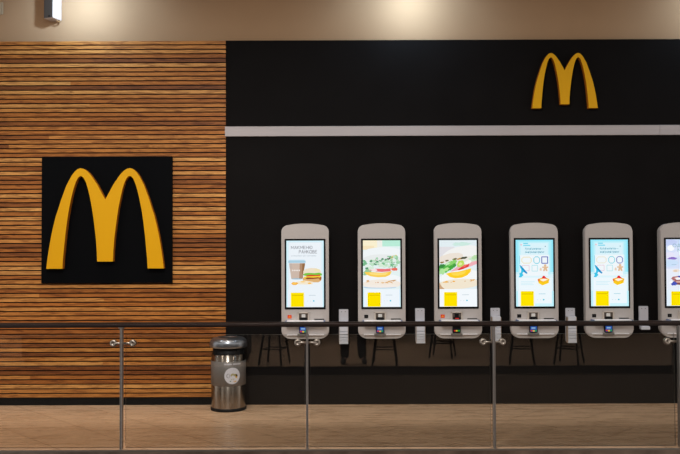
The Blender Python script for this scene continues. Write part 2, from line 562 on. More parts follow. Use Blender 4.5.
class Screen:
    def __init__(s):
        s.mb = MB()
        s.k = 0

    def _y(s):
        s.k += 1
        return -0.00012 * s.k

    def P(s, pts, c, k=1.0):
        pts = clip(pts)
        if len(pts) < 3:
            return
        y = s._y()
        s.mb.poly([((u - .5) * SW, y, (1 - v) * SH) for u, v in pts], glow(c, k))

    def R(s, u0, v0, u1, v1, c, k=1.0):
        s.P([(u0, v0), (u0, v1), (u1, v1), (u1, v0)], c, k)

    def blob(s, u, v, ru, rv, c, rough=0.0, seed=0, tilt=0.0, n=28, k=1.0):
        rnd = random.Random(seed)
        pts = []
        asp = SH / SW
        for q in range(n):
            a = 2 * PI * q / n
            r = 1 + rough * (rnd.random() - .5) * 2
            x, y = ru * r * math.cos(a), rv * r * math.sin(a) * asp
            x, y = x * math.cos(tilt) - y * math.sin(tilt), x * math.sin(tilt) + y * math.cos(tilt)
            pts.append((u + x, v - y / asp))
        s.P(pts[::1], c, k)

    def T(s, body, u0, v, h, width, c, bold=0.0, shear=0.0):
        """v is the baseline, h the capital height (both in screen heights)"""
        s.mb.text(body, (u0 - .5) * SW, (1 - v) * SH, h * SH, s._y(), glow(c), width * SW, bold, shear)

    def caps(s, word, u0, v, h, width, c, t=0.13):
        """plain capitals drawn as strokes; v is the baseline"""
        G = {'М': [(0, 0, 0, 1), (0, 1, .5, .25), (.5, .25, 1, 1), (1, 1, 1, 0)], 'А': [(0, 0, .5, 1), (.5, 1, 1, 0), (.2, .35, .8, .35)],
             'К': [(0, 0, 0, 1), (0, .45, .85, 1), (.25, .6, .95, 0)], 'Е': [(0, 0, 0, 1), (0, 1, .9, 1), (0, .5, .8, .5), (0, 0, .9, 0)],
             'Н': [(0, 0, 0, 1), (1, 0, 1, 1), (0, .5, 1, .5)], 'Р': [(0, 0, 0, 1), (0, 1, .75, 1), (.75, 1, .95, .75), (.95, .75, .75, .47), (.75, .47, 0, .47)],
             'О': [(.25, 0, .75, 0), (.75, 0, 1, .3), (1, .3, 1, .7), (1, .7, .75, 1), (.75, 1, .25, 1), (.25, 1, 0, .7), (0, .7, 0, .3), (0, .3, .25, 0)],
             'В': [(0, 0, 0, 1), (0, 1, .7, 1), (.7, 1, .85, .75), (.85, .75, .7, .53), (0, .53, .7, .53), (.7, .53, .95, .27), (.95, .27, .7, 0), (.7, 0, 0, 0)],
             'Ю': [(0, 0, 0, 1), (0, .5, .35, .5), (.5, 0, .85, 0), (.85, 0, 1, .3), (1, .3, 1, .7), (1, .7, .85, 1), (.85, 1, .5, 1), (.5, 1, .35, .7), (.35, .7, .35, .3), (.35, .3, .5, 0)],
             'Д': [(.2, .12, .4, 1), (.4, 1, .8, 1), (.8, 1, .8, .12), (0, .12, 1, .12), (0, .12, 0, -.15), (1, .12, 1, -.15)]}
        wide = {'М': 1.15, 'Ю': 1.3, 'О': 1.05}
        tot = sum(wide.get(q, .85) for q in word) + .32 * (len(word) - 1)
        kx = width / tot
        u = u0
        asp = SH / SW
        for q in word:
            w = wide.get(q, .85) * kx
            for x0, y0, x1, y1 in G[q]:
                a = Vector((u + x0 * w, (v - y0 * h) * asp)); b = Vector((u + x1 * w, (v - y1 * h) * asp))
                d = (b - a).normalized() * (t * h * asp * .5)
                n = Vector((-d.y, d.x))
                s.P([(p.x, p.y / asp) for p in (a - d + n, a - d - n, b + d - n, b + d + n)], c)
            u += w + .32 * kx

    def ring(s, u0, v0, u1, v1, t, c, r=0.0):
        """outlined square with (optionally) cut corners"""
        tv = t * SW / SH
        rv = r * SW / SH
        for a in ((u0 + r, v0, u1 - r, v0 + tv), (u0 + r, v1 - tv, u1 - r, v1), (u0, v0 + rv, u0 + t, v1 - rv), (u1 - t, v0 + rv, u1, v1 - rv)):
            s.R(*a, c)
        if r:
            for (x, y, sx, sy) in ((u0, v0, 1, 1), (u1, v0, -1, 1), (u0, v1, 1, -1), (u1, v1, -1, -1)):
                s.P([(x, y + sy * rv), (x + sx * r, y), (x + sx * r, y + sy * tv * 1.2), (x + sx * t * 1.2, y + sy * rv)], c)

    def footer(s, white=(243, 248, 252), v=0.735):
        s.R(0, v, 1, 1, white)
        s.R(.118, .782, .467, .995, (255, 226, 0))
        s.R(.15, .817, .44, .827, (206, 180, 10))
        s.R(.60, .818, .78, .826, (190, 205, 214))
        s.R(.55, .905, .58, .913, (214, 222, 230))
        s.R(.63, .905, .66, .913, (214, 222, 230))
        s.blob(.73, .907, .022, .011, (70, 195, 220))

    def build(s, parent, loc):
        o = s.mb.build('display', parent, loc, normals=False)
        return o


def scr_breakfast(s):
    s.R(0, 0, 1, 1, (206, 240, 250))
    s.R(.03, .015, .97, .99, (222, 241, 249))
    s.R(.07, .03, .93, .97, (236, 243, 249))
    s.footer((236, 244, 250), .74)
    s.R(0, .74, .035, 1, (206, 240, 250)); s.R(.965, .74, 1, 1, (206, 240, 250))
    s.caps('МАКМЕНЮ', .13, .124, .042, .56, (112, 112, 124))
    s.caps('РАНКОВЕ', .34, .190, .044, .48, (112, 108, 118))
    s.T('створено на світанку', .13, .236, .019, .67, (168, 180, 190))
    # paper cup
    s.P([(.075, .34), (.13, .57), (.155, .578), (.41, .578), (.44, .565), (.50, .34)], (205, 184, 170))
    s.P([(.36, .34), (.34, .578), (.41, .578), (.44, .565), (.50, .34)], (176, 140, 112))
    s.P([(.43, .34), (.42, .5), (.45, .51), (.50, .36), (.50, .34)], (150, 108, 70))
    s.P([(.075, .34), (.09, .42), (.16, .42), (.15, .34)], (196, 178, 168))
    s.R(.055, .30, .515, .335, (168, 206, 226))
    s.R(.08, .288, .49, .303, (190, 220, 236))
    for q in range(5):
        s.blob(.17 + q * .045, .447, .018, .012, (236, 228, 222), .2, q)
    s.blob(.28, .575, .15, .008, (150, 190, 212))
    # burger with egg and hash browns
    s.P([(.45, .50), (.455, .455), (.52, .425), (.66, .41), (.80, .415), (.90, .44), (.935, .48), (.93, .505)], (238, 224, 200))
    s.blob(.82, .445, .08, .02, (240, 226, 180), .1, 3)
    s.P([(.44, .595), (.44, .555), (.94, .555), (.93, .60), (.86, .627), (.5, .627)], (222, 176, 118))
    s.P([(.44, .515), (.50, .49), (.60, .485), (.75, .49), (.88, .482), (.96, .50), (.94, .528), (.8, .52), (.65, .528), (.5, .53)], (122, 196, 70))
    s.P([(.52, .525), (.65, .512), (.8, .518), (.9, .508), (.9, .53), (.7, .536), (.54, .54)], (214, 70, 46))
    s.P([(.46, .54), (.93, .53), (.94, .56), (.8, .575), (.62, .565), (.5, .578)], (250, 208, 60))
    s.P([(.50, .566), (.56, .552), (.72, .556), (.86, .55), (.88, .568), (.7, .578), (.56, .58)], (150, 76, 40))
    s.P([(.86, .56), (.94, .54), (.94, .58), (.9, .6)], (170, 96, 44))
    s.P([(.28, .615), (.48, .60), (.72, .62), (.70, .655), (.5, .66), (.32, .655)], (246, 232, 205))
    s.blob(.22, .645, .09, .022, (246, 176, 60), .12, 5)
    s.blob(.22, .640, .06, .012, (252, 200, 90), .12, 6)
    s.blob(.62, .64, .05, .012, (246, 184, 80), .12, 7)
    s.blob(.44, .618, .07, .009, (250, 206, 120), .1, 8)


def scr_muffin(s):
    s.R(0, 0, 1, 1, (228, 242, 242))
    s.R(0, 0, .38, .125, (250, 240, 208)); s.R(0, .08, .3, .14, (246, 228, 190))
    s.R(.5, 0, 1, .09, (186, 236, 216)); s.R(.38, 0, .52, .12, (240, 240, 232))
    s.blob(.55, .225, .62, .125, (240, 245, 247), .02, 1)
    s.blob(.5, .28, .5, .07, (232, 236, 236), .03, 2)
    s.blob(.82, .245, .10, .018, (236, 196, 110), .25, 3, .35)
    s.blob(.34, .30, .03, .01, (150, 130, 100), .3, 4); s.blob(.68, .28, .06, .014, (80, 92, 70), .35, 5, .25)
    rnd = random.Random(3)
    for q in range(52):
        u = rnd.uniform(.0, .98)
        v = .355 - .05 * u + rnd.uniform(-.075, .075)
        c = rnd.choice([(120, 186, 140), (160, 210, 170), (190, 226, 196), (214, 236, 214), (86, 148, 110), (226, 240, 232)])
        s.blob(u, v, rnd.uniform(.03, .08), rnd.uniform(.012, .026), c, .35, q, rnd.uniform(-.6, .6), 14)
    s.blob(.12, .50, .12, .06, (150, 200, 150), .25, 60)
    s.P([(.15, .445), (.35, .425), (.6, .43), (.74, .42), (.74, .465), (.5, .475), (.3, .465)], (236, 116, 120))
    s.blob(.30, .447, .08, .02, (248, 226, 226), .2, 9)
    s.blob(.84, .435, .085, .022, (236, 110, 92), .15, 10)
    s.blob(.45, .60, .62, .10, (243, 247, 249), .02, 11)
    s.P([(.04, .475), (.2, .475), (.5, .487), (.77, .465), (.72, .52), (.6, .55), (.4, .555), (.2, .54), (.08, .51)], (250, 206, 84))
    s.P([(.15, .485), (.5, .495), (.68, .485), (.6, .52), (.35, .525), (.2, .51)], (254, 224, 130))
    s.blob(.5, .655, .52, .068, (244, 234, 222), .03, 12)
    for q in range(16):
        u = rnd.uniform(.05, .9)
        s.blob(u, .60 + .02 * math.sin(u * 3) + rnd.uniform(-.006, .02), rnd.uniform(.015, .05), .007, rnd.choice([(222, 170, 110), (236, 200, 150), (206, 140, 90)]), .3, q + 80, rnd.uniform(-.4, .4), 12)
    s.blob(.80, .605, .09, .008, (200, 146, 84), .3, 120, .15)
    s.blob(.45, .705, .45, .018, (176, 206, 232), .05, 121)
    s.blob(.48, .69, .46, .022, (244, 236, 228), .03, 122)
    s.footer((238, 246, 252), .735)
    s.R(0, .735, .03, 1, (212, 240, 250)); s.R(.97, .735, 1, 1, (212, 240, 250))


def scr_egg(s):
    s.R(0, 0, 1, 1, (226, 238, 242))
    s.R(0, .1, .4, .3, (226, 224, 228)); s.blob(.6, .06, .25, .03, (204, 234, 224), .2, 1)
    s.blob(.62, .22, .56, .13, (242, 242, 240), .02, 2, .18)
    s.blob(.3, .27, .35, .07, (236, 226, 214), .04, 3, .2)
    s.blob(.66, .30, .5, .05, (234, 232, 222), .05, 4, .12)
    rnd = random.Random(9)
    for u, v, r in ((.42, .285, .07), (.55, .28, .08), (.2, .31, .05), (.66, .27, .09), (.07, .335, .05)):
        s.blob(u, v, r, .013, rnd.choice([(150, 116, 60), (120, 110, 70), (196, 150, 80)]), .3, int(u * 99), .2, 16)
    s.blob(.66, .268, .09, .016, (78, 80, 62), .3, 55, .15)
    s.blob(.92, .30, .14, .06, (206, 232, 204), .2, 56, .3)
    s.blob(.95, .26, .08, .03, (186, 222, 170), .25, 57, .3)
    # ham and tomato
    s.P([(.30, .47), (.45, .41), (.66, .36), (.85, .33), (1.0, .31), (1.0, .36), (.86, .39), (.66, .43), (.4, .475)], (240, 176, 184))
    s.P([(.48, .445), (.60, .40), (.72, .355), (.80, .36), (.78, .40), (.64, .435), (.52, .455)], (226, 64, 58))
    s.P([(.60, .41), (.72, .36), (.76, .365), (.68, .405)], (244, 120, 100))
    # lettuce
    for u, v, r, r2, c in ((.10, .43, .15, .065, (104, 196, 90)), (.24, .38, .17, .05, (88, 186, 74)), (.36, .35, .12, .045, (140, 212, 110)), (.07, .47, .1, .04, (176, 228, 160)),
                           (.30, .42, .13, .03, (72, 170, 64)), (.06, .39, .08, .03, (60, 140, 66)), (.18, .44, .09, .022, (186, 232, 150)), (.40, .38, .06, .03, (70, 158, 70)), (.22, .355, .07, .018, (200, 236, 190))):
        s.blob(u, v, r, r2, c, .28, int(u * 100 + v * 1000), .45, 22)
    s.blob(.57, .355, .11, .045, (190, 222, 96), .15, 90, .5); s.blob(.56, .36, .05, .02, (226, 238, 160), .15, 91, .5)
    s.blob(.76, .335, .1, .025, (244, 246, 240), .2, 92, .4)
    # egg
    s.blob(.55, .55, .56, .10, (246, 248, 248), .03, 93, .12)
    s.P([(.17, .505), (.30, .485), (.50, .475), (.68, .45), (.85, .425), (.83, .48), (.74, .53), (.6, .565), (.42, .575), (.28, .555)], (255, 206, 38))
    s.P([(.3, .50), (.5, .487), (.72, .46), (.66, .51), (.5, .535), (.36, .53)], (255, 220, 84))
    s.blob(.5, .66, .6, .075, (242, 230, 208), .02, 94, .06)
    for q in range(14):
        u = rnd.uniform(.06, .95)
        s.blob(u, .618 + rnd.uniform(-.012, .012) - .03 * (u - .5), rnd.uniform(.012, .04), .006, rnd.choice([(236, 170, 60), (216, 160, 90), (240, 190, 110)]), .3, q + 130, .1, 12)
    s.blob(.38, .62, .035, .01, (240, 168, 40), .2, 150); s.blob(.18, .625, .03, .008, (240, 176, 60), .2, 151)
    s.P([(0, .64), (.06, .70), (.14, .735), (0, .735)], (206, 164, 124))
    s.footer((244, 249, 253), .735)


def scr_prizes(s, look=0):
    s.R(0, 0, 1, 1, (150, 232, 250))
    s.R(.05, .015, .95, .99, (172, 238, 250))
    s.R(.09, .03, .9, .98, (196, 241, 251))
    s.R(.13, .05, .86, .96, (218, 243, 251))
    s.R(.0, .50, 1, 1, (222, 245, 252)); s.R(0, .485, 1, .52, (202, 242, 251))
    s.R(.07, .57, .95, 1, (238, 248, 253))
    s.blob(.145, .073, .022, .011, (236, 190, 200)); s.R(.20, .045, .33, .063, (116, 214, 236)); s.R(.20, .075, .39, .093, (128, 218, 238))
    s.blob(.79, .098, .012, .007, (60, 110, 130))
    s.T('Купуй напитки —', .25, .147, .030, .50, (52, 160, 186), 0.012, .15)
    s.T('выигрывай призы!', .25, .197, .030, .51, (42, 150, 178), 0.012, .15)
    s.R(.10, .225, .90, .48, (230, 245, 251)); s.R(.12, .235, .86, .54, (240, 247, 251))
    s.R(.095, .235, .108, .36, (110, 210, 236))
    dim = look == 1
    s.ring(.15, .255, .42, .355, .018, (232, 226, 200) if dim else (236, 222, 172), .05)
    s.ring(.47, .25, .645, .36, .020, (110, 212, 226) if dim else (92, 206, 226), .05)
    s.ring(.68, .25, .86, .36, .024, (120, 136, 196) if dim else (84, 100, 184), .05 if dim else .012)
    s.ring(.16, .38, .36, .47, .016, (230, 200, 216), .012)
    s.ring(.42, .38, .585, .475, .016, (172, 226, 232), .012)
    c = (226, 188, 150)
    s.blob(.78, .385, .034, .018, c); s.R(.70, .402, .86, .423, c); s.P([(.75, .41), (.72, .472), (.765, .472), (.78, .445), (.80, .472), (.845, .472), (.815, .41)], c)
    s.blob(.66, .445, .028, .024, (230, 208, 186), .15, 2)
    s.P([(.09, .375), (.14, .39), (.31, .50), (.28, .512), (.15, .46)], (16, 146, 204))
    s.P([(.09, .375), (.12, .39), (.17, .45), (.13, .44)], (40, 190, 230))
    s.P([(.14, .445), (.21, .465), (.17, .51), (.20, .53), (.13, .565), (.07, .56), (.10, .53), (.08, .51), (.13, .49)], (60, 196, 232))
    for q in range(3):
        s.R(.13, .625 + q * .022, (.50, .44, .47)[q], .634 + q * .022, (206, 238, 248))
    cake(s)
    s.R(0, .77, 1, 1, (238, 248, 253)); s.R(.5, .955, 1, 1, (206, 244, 252)); s.R(0, .77, .05, 1, (190, 240, 250)); s.R(.95, .77, 1, 1, (190, 240, 250))
    s.R(.118, .772, .467, .995, (255, 228, 0)); s.R(.15, .807, .44, .817, (206, 180, 10))
    s.R(.60, .808, .78, .816, (150, 206, 222)); s.R(.55, .897, .58, .905, (204, 222, 232)); s.R(.63, .897, .66, .905, (204, 222, 232)); s.blob(.73, .90, .022, .011, (70, 195, 220))


def scr_lavender(s):
    s.R(0, 0, 1, 1, (216, 226, 250))
    s.R(0, 0, .4, .1, (206, 222, 250)); s.blob(.10, .05, .2, .05, (196, 208, 244), .1, 1)
    s.blob(.13, .13, .09, .045, (250, 252, 255), .05, 2); s.blob(.10, .24, .18, .05, (232, 230, 250), .1, 3)
    s.blob(.17, .285, .13, .018, (140, 116, 200), .2, 4); s.blob(.12, .36, .2, .05, (204, 226, 250), .1, 5)
    s.blob(.3, .22, .1, .04, (226, 232, 252), .1, 6)
    s.R(0, .44, 1, .8, (232, 238, 250))
    s.caps('ОДА', .18, .115, .045, .30, (120, 166, 176)); s.caps('М', .31, .185, .045, .10, (130, 176, 186))
    s.R(.14, .375, .27, .384, (170, 196, 220))
    s.P([(.36, .24), (.42, .43), (.70, .43), (.78, .24)], (252, 206, 44)); s.P([(.34, .17), (.36, .24), (.78, .24), (.80, .17)], (232, 246, 246))
    s.blob(.26, .47, .10, .025, (240, 226, 216), .2, 7); s.blob(.24, .475, .05, .012, (226, 200, 170), .2, 17)
    for u, v, c in ((.32, .59, (176, 110, 110)), (.66, .585, (160, 96, 92)), (.36, .65, (130, 72, 78)), (.7, .65, (120, 70, 70))):
        s.blob(u, v, .20, .036, c, .1, int(u * 100)); s.blob(u, v - .012, .13, .014, (214, 168, 160), .2, int(u * 90))
    s.blob(.19, .665, .09, .03, (70, 84, 186), .2, 8); s.blob(.31, .59, .08, .018, (246, 246, 252), .2, 9); s.blob(.40, .56, .1, .016, (74, 86, 180), .2, 10); s.blob(.12, .645, .04, .02, (250, 250, 252), .2, 11)
    s.footer((228, 242, 250), .755)


def cake(s):
    # slice of yellow cake with a red berry on top
    d = -.155
    P = lambda pts, c: s.P([(u, v + d) for u, v in pts], c)
    P([(.575, .745), (.75, .715), (.89, .745), (.87, .785), (.70, .815), (.60, .785)], (248, 190, 40))
    P([(.595, .775), (.70, .805), (.87, .78), (.87, .805), (.70, .84), (.595, .805)], (252, 206, 20))
    P([(.63, .755), (.75, .735), (.85, .755), (.72, .78)], (255, 246, 226))
    P([(.575, .745), (.63, .738), (.62, .785), (.585, .78)], (236, 120, 40))
    s.blob(.74, .715 + d, .045, .018, (226, 30, 40), .15, 4); P([(.66, .73), (.78, .715), (.83, .735), (.76, .74)], (230, 50, 40))


# ------------------------------------------------------------------ ordering kiosks
KD = 0.115
YK = WALL - KD
KS = F / YK


def kiosk_outline(w, z0, z1, rt=0.068, rb=0.105, crown=0.016):
    """rounded body, (x,z) around; slightly crowned top, big lower corners"""
    h = w / 2
    pts = []
    for q in range(9):      # bottom-left -> bottom right
        a = PI + q / 8 * PI / 2
        pts.append((-h + rb + rb * math.cos(a), z0 + 0.75 * rb + 0.75 * rb * math.sin(a)))
    for q in range(9):
        a = 1.5 * PI + q / 8 * PI / 2
        pts.append((h - rb + rb * math.cos(a), z0 + 0.75 * rb + 0.75 * rb * math.sin(a)))
    zt = z1 - crown
    for q in range(9):
        a = q / 8 * PI / 2 * 0.93
        pts.append((h - rt + rt * math.cos(a), zt - rt + rt * math.sin(a)))
    for q in range(1, 10):
        t = q / 10
        x = (h - rt) * (1 - 2 * t)
        pts.append((x, zt + crown * (1 - abs(2 * t - 1) ** 2.4)))
    for q in range(9):
        a = PI - (8 - q) / 8 * PI / 2 * 0.93
        pts.append((-h + rt + rt * math.cos(a), zt - rt + rt * math.sin(a)))
    return pts


K0X = 305.2        # kiosk measured on the photograph
_, KZ0 = at(305.2, 338.9, YK)
_, KZ1 = at(305.2, 223.6, YK)


def kx(px):
    return (px - K0X) / KS


def kz(py):
    return at(305.2, py, YK)[1] - KZ0


proto = {}


def make_kiosk_parts(root, red):
    mb = MB()
    mb.prism(kiosk_outline(0.466, 0.012, KZ1 - KZ0 - 0.012), -0.062, 0.0, M['kiosk_back'], bev=0.004)
    mb.build('rear_shell', root, smooth_angle=40)
    mb = MB()
    mb.prism(kiosk_outline(0.486, 0.0, KZ1 - KZ0), -KD, -0.066, M['kiosk'], bev=0.010, seg=4)
    mb.prism(kiosk_outline(0.476, 0.006, KZ1 - KZ0 - 0.006), -0.068, -0.060, M['slot'])
    mb.build('front_cover', root, smooth_angle=40)
    yf = -KD
    mb = MB()
    zb0, zb1 = kz(309.3), kz(238.8)
    mb.box(kx(284.8), kx(325.6), yf - 0.006, yf + 0.004, zb0, zb1, M['bezel'], 0.003, 2)
    bz = mb.build('screen_frame', root, smooth_angle=40)
    bz['label'] = 'black screen frame'
    # logo tile or scanner window
    mb = MB()
    x0, x1, z0, z1 = kx(287.6), kx(291.6), kz(318.4), kz(315.0)
    if red:
        mb.box(x0, x1, yf - 0.003, yf + 0.003, z0, z1, M['red'], 0.001, 1)
        ol = arches_outline((x1 - x0) * 0.62 / 334, (z1 - z0) * 0.55 / 285)
        mb.poly([((x0 + x1) / 2 + a, yf - 0.0034, z0 + (z1 - z0) * 0.2 + b) for a, b in ol], M['logo_yellow'])
        o = mb.build('logo_tile', root)
        o['label'] = 'red logo tile with tiny yellow arches'
    else:
        mb.box(x0, x1, yf - 0.003, yf + 0.003, z0, z1, M['dark'], 0.001, 1)
        cx, cz = (x0 + x1) / 2, (z0 + z1) / 2
        mb.box(cx - 0.002, cx + 0.002, yf - 0.0045, yf, cz - 0.002, cz + 0.002, M['band'])
        o = mb.build('scanner_window', root)
        o['label'] = 'small square black scanner window'
    # bank card reader in its raised surround
    mb = MB()
    xa, xb, za, zb = kx(297.8), kx(309.2), kz(321.2), kz(312.4)
    t = 0.013
    mb.box(xa, xa + t, yf - 0.022, yf + 0.003, za, zb, M['recess'], 0.003, 2)
    mb.box(xb - t, xb, yf - 0.022, yf + 0.003, za, zb, M['recess'], 0.003, 2)
    mb.box(xa, xb, yf - 0.022, yf + 0.003, zb - 0.009, zb, M['recess'], 0.003, 2)
    mb.box(xa + t, xb - t, yf - 0.002, yf + 0.001, za, zb - 0.009, M['recess_in'])
    sr = mb.build('reader_surround', root)
    mb = MB()
    xm = (xa + xb) / 2
    mb.box(xm - 0.036, xm + 0.036, yf - 0.03, yf - 0.001, za - 0.002, za + 0.040, M['dark'], 0.006, 2)
    mb.box(xm - 0.020, xm + 0.020, yf - 0.014, yf - 0.001, za + 0.036, zb - 0.018, M['dark'] if proto.get('dark_reader') else M['paper'], 0.003, 1)
    if proto.get('dark_reader'):
        mb.box(xm - 0.020, xm + 0.020, yf - 0.0315, yf - 0.029, za + 0.022, za + 0.030, M['red'])
    mb.box(xm - 0.030, xm + 0.030, yf - 0.031, yf - 0.029, za + 0.003, za + 0.010, M['shelf_end'])
    mb.build('card_reader', root)
    # slot at the right
    mb = MB()
    mb.box(kx(314.2), kx(324.0), yf - 0.004, yf + 0.002, kz(320.0), kz(318.8), M['slot'], 0.001, 1)
    o = mb.build('card_slot', root)
    o['label'] = 'thin dark card slot'
    # glossy white shelf
    mb = MB()
    zs0, zs1 = kz(322.3), kz(320.0)
    mb.box(kx(287.2), kx(323.8), yf - 0.10, yf + 0.002, zs0, zs1, M['shelf'], 0.004, 2)
    mb.box(kx(285.9), kx(287.3), yf - 0.098, yf + 0.002, zs0 + 0.001, zs1 - 0.001, M['shelf_end'], 0.003, 2)
    mb.box(kx(323.7), kx(325.1), yf - 0.098, yf + 0.002, zs0 + 0.001, zs1 - 0.001, M['shelf_end'], 0.003, 2)
    o = mb.build('shelf', root)
    o['label'] = 'white shelf under the screen'
    # pin pad below the shelf
    mb = MB()
    xp0, xp1 = kx(299.6), kx(306.8)
    zp0, zp1 = kz(332.7), kz(324.5)
    mb.box(xp0 - 0.004, xp1 + 0.004, yf - 0.028, yf + 0.002, zp0 - 0.004, zp1, M['dark'], 0.005, 2)
    pp = mb.build('pin_pad', root)
    mb = MB()
    w = xp1 - xp0
    zz = lambda f: zp0 + f * (zp1 - zp0)
    y = yf - 0.0288
    def rc(a, b, c, d, col):
        nonlocal y
        y -= 0.0002
        mb.poly([(xp0 + a * w, y, zz(b)), (xp0 + c * w, y, zz(b)), (xp0 + c * w, y, zz(d)), (xp0 + a * w, y, zz(d))], glow(col, 0.75))
    if proto.get('dark_reader'):
        rc(.05, .05, .95, .5, (26, 26, 34)); rc(.1, .12, .32, .3, (206, 50, 40)); rc(.36, .12, .6, .3, (226, 206, 60)); rc(.66, .12, .92, .3, (40, 160, 70))
    else:
        rc(.05, .05, .95, .72, (48, 92, 176)); rc(.2, .42, .75, .6, (150, 190, 232)); rc(.08, .1, .34, .28, (216, 60, 44)); rc(.38, .06, .64, .26, (240, 196, 50)); rc(.68, .08, .92, .3, (50, 160, 80))
    mb.build('pad_screen', pp, normals=False)
    # receipt lip
    mb = MB()
    zl0, zl1 = kz(335.3), kz(334.2)
    mb.box(kx(287.0), kx(324.0), yf - 0.022, yf + 0.002, zl0, zl1, M['shelf'], 0.002, 1)
    o = mb.build('receipt_lip', root)
    mb = MB()
    mb.box(kx(297.4), kx(309.0), yf - 0.026, yf + 0.002, zl0 - 0.008, zl1 + 0.004, M['band'], 0.002, 1)
    mb.build('receipt_slot', root)
    return bz


def copy_tree(o, parent=None):
    c = o.copy()
    COL.objects.link(c)
    if parent:
        c.parent = parent
    for ch in o.children:
        copy_tree(ch, c)
    return c


kinds = [
    ('light grey order kiosk whose screen shows a paper cup and a burger, nearest the bin', scr_breakfast, True, False),
    ('light grey order kiosk with pale egg muffin close up on screen and black scanner square', scr_muffin, False, False),
    ('light grey order kiosk with bright yolk and green lettuce close up on screen', scr_egg, True, True),
    ('light grey order kiosk with pale blue prize screen, standing right after the yolk screen kiosk', scr_prizes, False, False),
    ('light grey order kiosk with pale blue prize screen, second from the right end', scr_prizes, False, False),
    ('light grey order kiosk at the right end, lavender screen cut off by the picture edge', scr_lavender, False, False),
]
KXW = [at(px, 300, YK)[0] for px in (305.2, 381.8, 458.2, 534.7, 609.6, 685.1)]
bases = {}
for k, (lab, scr, red, darkr) in enumerate(kinds):
    root = empty('order_kiosk', (KXW[k], WALL, KZ0), lab, 'kiosk', 'order kiosks in a row on the black wall')
    proto['dark_reader'] = darkr
    key = (red, darkr)
    if key in bases:
        for ch in bases[key].children:
            c = ch.copy(); COL.objects.link(c); c.parent = root
            for g in ch.children:
                if g.name.startswith('display'):
                    continue
                d = g.copy(); COL.objects.link(d); d.parent = c
        bz = [c for c in root.children if c.name.startswith('screen_frame')][0]
    else:
        bz = make_kiosk_parts(root, red)
        bases[key] = root
    s = Screen()
    scr(s, k - 3) if scr is scr_prizes else scr(s)
    s.build(bz, (0, -KD - 0.0062, kz(307.1)))

# ------------------------------------------------------------------ marker holders between the kiosks
Y5 = WALL
hold = [(343.6, 309.2, 343.8, 322.0, 'pale wall dispenser box between the cup screen kiosk and the pale muffin kiosk', True),
        (419.8, 308.2, 343.2, 321.5, 'pale wall dispenser box right of the pale muffin kiosk', True),
        (495.0, 307.9, 341.5, 316.2, 'pale wall dispenser box right of the yolk screen kiosk, behind a railing post', True),
        (569.8, 307.9, 342.8, 316.2, 'pale wall dispenser box between the two pale blue prize screen kiosks', True),
        (643.0, 306.0, 329.8, 322.0, 'short empty pale wall dispenser left of the lavender screen kiosk', False)]
for px, yt, yb, yf, lab, full in hold:
    X, zt = at(px, yt, WALL)
    _, zb = at(px, yb, WALL - 0.07)
    _, zf = at(px, yf, WALL - 0.07)
    r = empty('wall_mounted_dispenser', (X, WALL, zb), lab, 'dispenser', 'dispensers between the kiosks')
    mb = MB()
    H = zt - zb
    mb.box(-0.049, 0.049, -0.016, 0, 0.01 if full else 0.03, H, M['plate'], 0.004, 2)
    for sx in (-0.02, 0.018):
        mb.box(sx - 0.004, sx + 0.004, -0.0175, -0.015, H - 0.028, H - 0.022, M['slot'])
    mb.build('back_plate', r, smooth_angle=40)
    if full:
        mb = MB()
        hf = zf - zb
        mb.box(-0.046, 0.046, -0.085, -0.015, 0.0, 0.012, M['holder'], 0.002, 1)
        mb.box(-0.047, -0.0435, -0.083, -0.015, 0.0, hf - 0.01, M['holder_side'], 0.001, 1)
        mb.box(0.0435, 0.047, -0.083, -0.015, 0.0, hf - 0.01, M['holder_side'], 0.001, 1)
        mb.build('side_frame', r)
        mb = MB()
        n = 4
        zc = 0.012
        step = hf * 0.5 / n
        for q in range(n):
            mb.box(-0.0432, 0.0432, -0.084, -0.018, zc, zc + step - 0.0035, M['holder'], 0.002, 1)
            zc += step
        mb.box(-0.0432, 0.0432, -0.080, -0.018, zc, hf, M['holder'], 0.004, 2)
        if px == 419.8 or px == 343.6:
            mb.box(-0.012, 0.006, -0.0815, -0.079, hf - 0.035, hf - 0.022, M['dark'])
        mb.build('card_stack', r)
    else:
        mb = MB()
        mb.box(-0.046, 0.046, -0.07, -0.015, 0.0, 0.035, M['holder'], 0.004, 2)
        mb.build('tray', r)

# ------------------------------------------------------------------ bin
BX = at(228.3, 408, 8.10)[0]
BY = 8.115
BH = at(229, 337.6, 8.05)[1]
bn = empty('litter_bin', (BX, BY, 0), 'round brushed steel litter bin with domed lid beside the wooden slat wall', 'bin')
R = 0.173
mb = MB(); mb.lathe([(0, 0), (R + 0.004, 0), (R + 0.006, 0.006), (R + 0.006, 0.024), (R + 0.001, 0.03), (0, 0.03)], M['dark'], 64)
o = mb.build('base_ring', bn); o['label'] = 'black base ring'
zl = at(229, 347.6, 8.05)[1]
zr = at(229, 354.8, 8.0)[1]
mb = MB(); mb.lathe([(R - 0.001, 0.028), (R, 0.032), (R, zr), (R - 0.006, zr + 0.002), (R - 0.01, zr - 0.02)], M['steel'], 72)
mb.build('body', bn)
mb = MB()
mb.lathe([(R - 0.016, zr - 0.03), (R - 0.016, zl + 0.008), (0, zl + 0.008)], M['dark'], 64)
for a in range(4):
    t = a * PI / 2 + PI / 4
    mb.box(R * math.cos(t) * .93 - 0.012, R * math.cos(t) * .93 + 0.012, R * math.sin(t) * .93 - 0.012, R * math.sin(t) * .93 + 0.012, zr - 0.01, zl + 0.012, M['dark'])
o = mb.build('opening', bn); o['label'] = 'black open throat under the lid'
mb = MB()
RL = 0.190
prof = [(R - 0.02, zl + 0.006), (RL - 0.012, zl), (RL - 0.002, zl + 0.004), (RL, zl + 0.016), (RL - 0.001, zl + 0.04)]
hh = BH - zl
